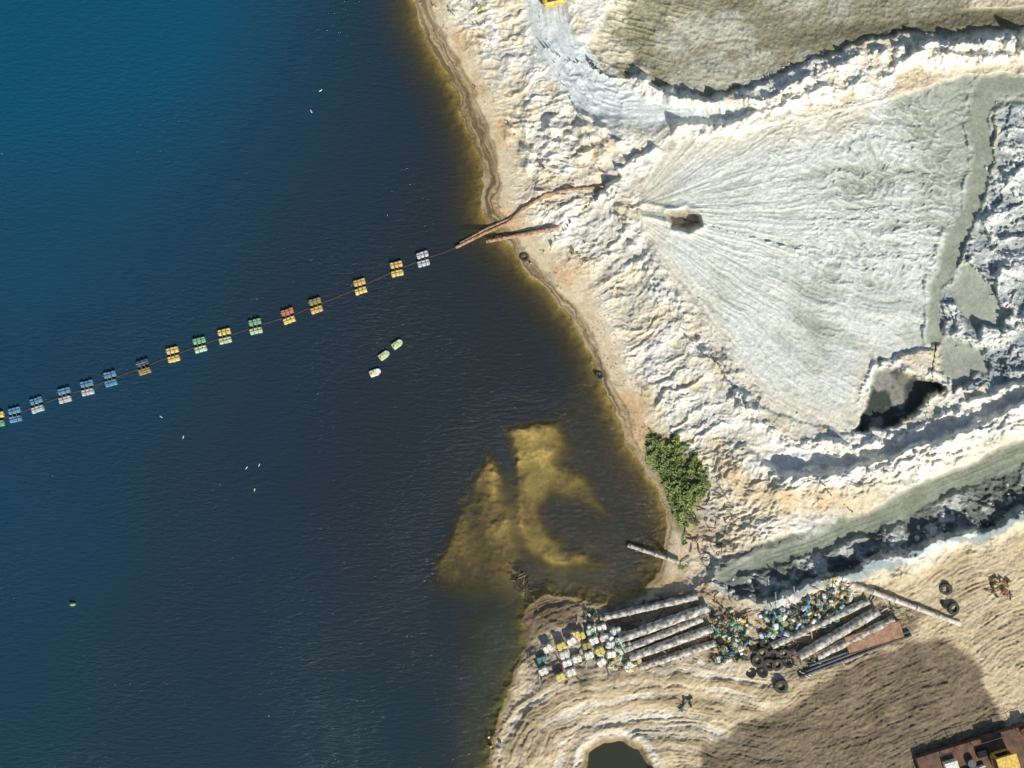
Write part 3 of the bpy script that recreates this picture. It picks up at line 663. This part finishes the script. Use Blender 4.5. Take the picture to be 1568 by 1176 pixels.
# ------------------------------------------------------------ excavator (only its rear is inside the frame)
ex=bpy.data.objects.new('excavator',None); sc.collection.objects.link(ex); z=zt(840,-20); ex.location=P(840,-22,z); ex.rotation_euler=(0,0,math.radians(12))
def part(mb,n,par):
    o=mb.obj(n); o.parent=par; return o
mb=MB()
for s_ in(-1,1):
    mb.box((s_*1.1,0,.45),(.6,4.2,.9),steel,bev=.3)
    for i in range(14): mb.box((s_*1.1,-1.95+i*.3,.92),(.62,.18,.06),dark)
mb.box((0,0,.6),(1.7,1.6,.4),steel); part(mb,'tracks',ex)
mb=MB(); mb.box((0,-.6,1.55),(2.6,3.6,1.1),ylw,bev=.12); mb.box((0,-2.6,1.5),(2.5,.8,1.2),ylw,bev=.25); mb.box((0,-2.6,2.12),(1.6,.4,.06),steel); mb.box((.4,-1.4,2.15),(1.4,1.2,.15),steel); mb.cyl((.9,-.9,2.1),.08,.5,dark); part(mb,'upper_body',ex)
mb=MB(); mb.box((-.8,.75,2.1),(.95,1.6,1.5),ylw,bev=.1); mb.box((-.8,.75,2.2),(1.0,1.3,.9),glass,bev=.05); mb.box((-.8,1.5,2.2),(.75,.2,1.0),glass); part(mb,'cab',ex)
mb=MB(); mb.tube([(.2,1,1.6),(.2,2.6,3.4),(.2,4.6,3.2)],.28,ylw,4); mb.tube([(.2,4.5,3.3),(.2,5.6,1.4)],.2,ylw,4); mb.box((.2,5.6,1.0),(1.0,.8,.8),steel); part(mb,'boom',ex)
# ------------------------------------------------------------ rusty barge bottom right
bg=bpy.data.objects.new('dredger_barge',None); sc.collection.objects.link(bg); z=zt(1480,1160)
bg.location=P(1500,1163,z+.1); bg.rotation_euler=(0,0,math.radians(17))
brn=simple('barge_deck_rust',(112,82,64),.85,.35,1.2,dirt=(74,56,48))
mb=MB(); mb.box((1,-.8,.4),(17,7.2,.7),brn,bev=.08)
for i in range(9): mb.box((-6.5+i*1.9,-.8,.77),(.08,7.0,.06),rust)
for i in range(9): mb.cyl((-6.5+i*1.9,2.6,.75),.04,.9,steel,6)
mb.tube([(-6.5,2.6,1.6),(8.7,2.6,1.6)],.035,steel,6)
part(mb,'hull',bg)
mb=MB(); mb.box((2.1,-.1,1.7),(2.3,1.9,1.9),ylw,bev=.06); mb.box((2.1,-.1,2.7),(2.5,2.1,.12),ylw,bev=.3); mb.box((2.1,.87,1.9),(1.7,.05,.8),glass); mb.box((.93,-.1,1.9),(.05,1.3,.8),glass); part(mb,'cabin',bg)
mb=MB(); mb.box((-3.9,.9,1.1),(1.6,1.2,.7),M_['white'],bev=.1); mb.cyl((-1.5,.5,.75),.5,.6,steel,16); mb.tube([(-5,-.3,1.0),(0,-.3,1.0)],.2,pipeg,10); mb.box((.2,1.2,1.0),(1.4,.9,.5),dark); mb.box((6,2.0,1.2),(1.2,.9,.9),ylw); part(mb,'machinery',bg)
# ------------------------------------------------------------ light, world, camera
sv=Vector((0.42,-0.90,0)).normalized(); el=math.radians(40)
dirv=Vector((sv.x*math.cos(el),sv.y*math.cos(el),math.sin(el)))
sl=bpy.data.lights.new('sun','SUN'); sl.energy=4.5; sl.angle=math.radians(.5); sl.color=(1,.94,.84)
so=bpy.data.objects.new('sun',sl); so.rotation_euler=(-dirv).to_track_quat('-Z','Y').to_euler(); so.location=dirv*200; sc.collection.objects.link(so)
w=bpy.data.worlds.new('World'); sc.world=w; w.use_nodes=True; nt=w.node_tree
sk=nt.nodes.new('ShaderNodeTexSky'); sk.sky_type='NISHITA'; sk.sun_disc=False; sk.sun_elevation=el; sk.sun_rotation=math.atan2(sv.x,sv.y)
bgn=nt.nodes['Background']; bgn.inputs['Strength'].default_value=.095; nt.links.new(sk.outputs['Color'],bgn.inputs['Color'])
cam=bpy.data.cameras.new('camera'); cam.lens=LENS; cam.sensor_width=36; cam.clip_end=5000; cam.clip_start=1
co=bpy.data.objects.new('camera',cam); co.location=(0,0,HC); co.rotation_euler=(0,0,0); sc.collection.objects.link(co); sc.camera=co
sc.view_settings.view_transform='Standard'; sc.view_settings.look='None'; sc.view_settings.exposure=0
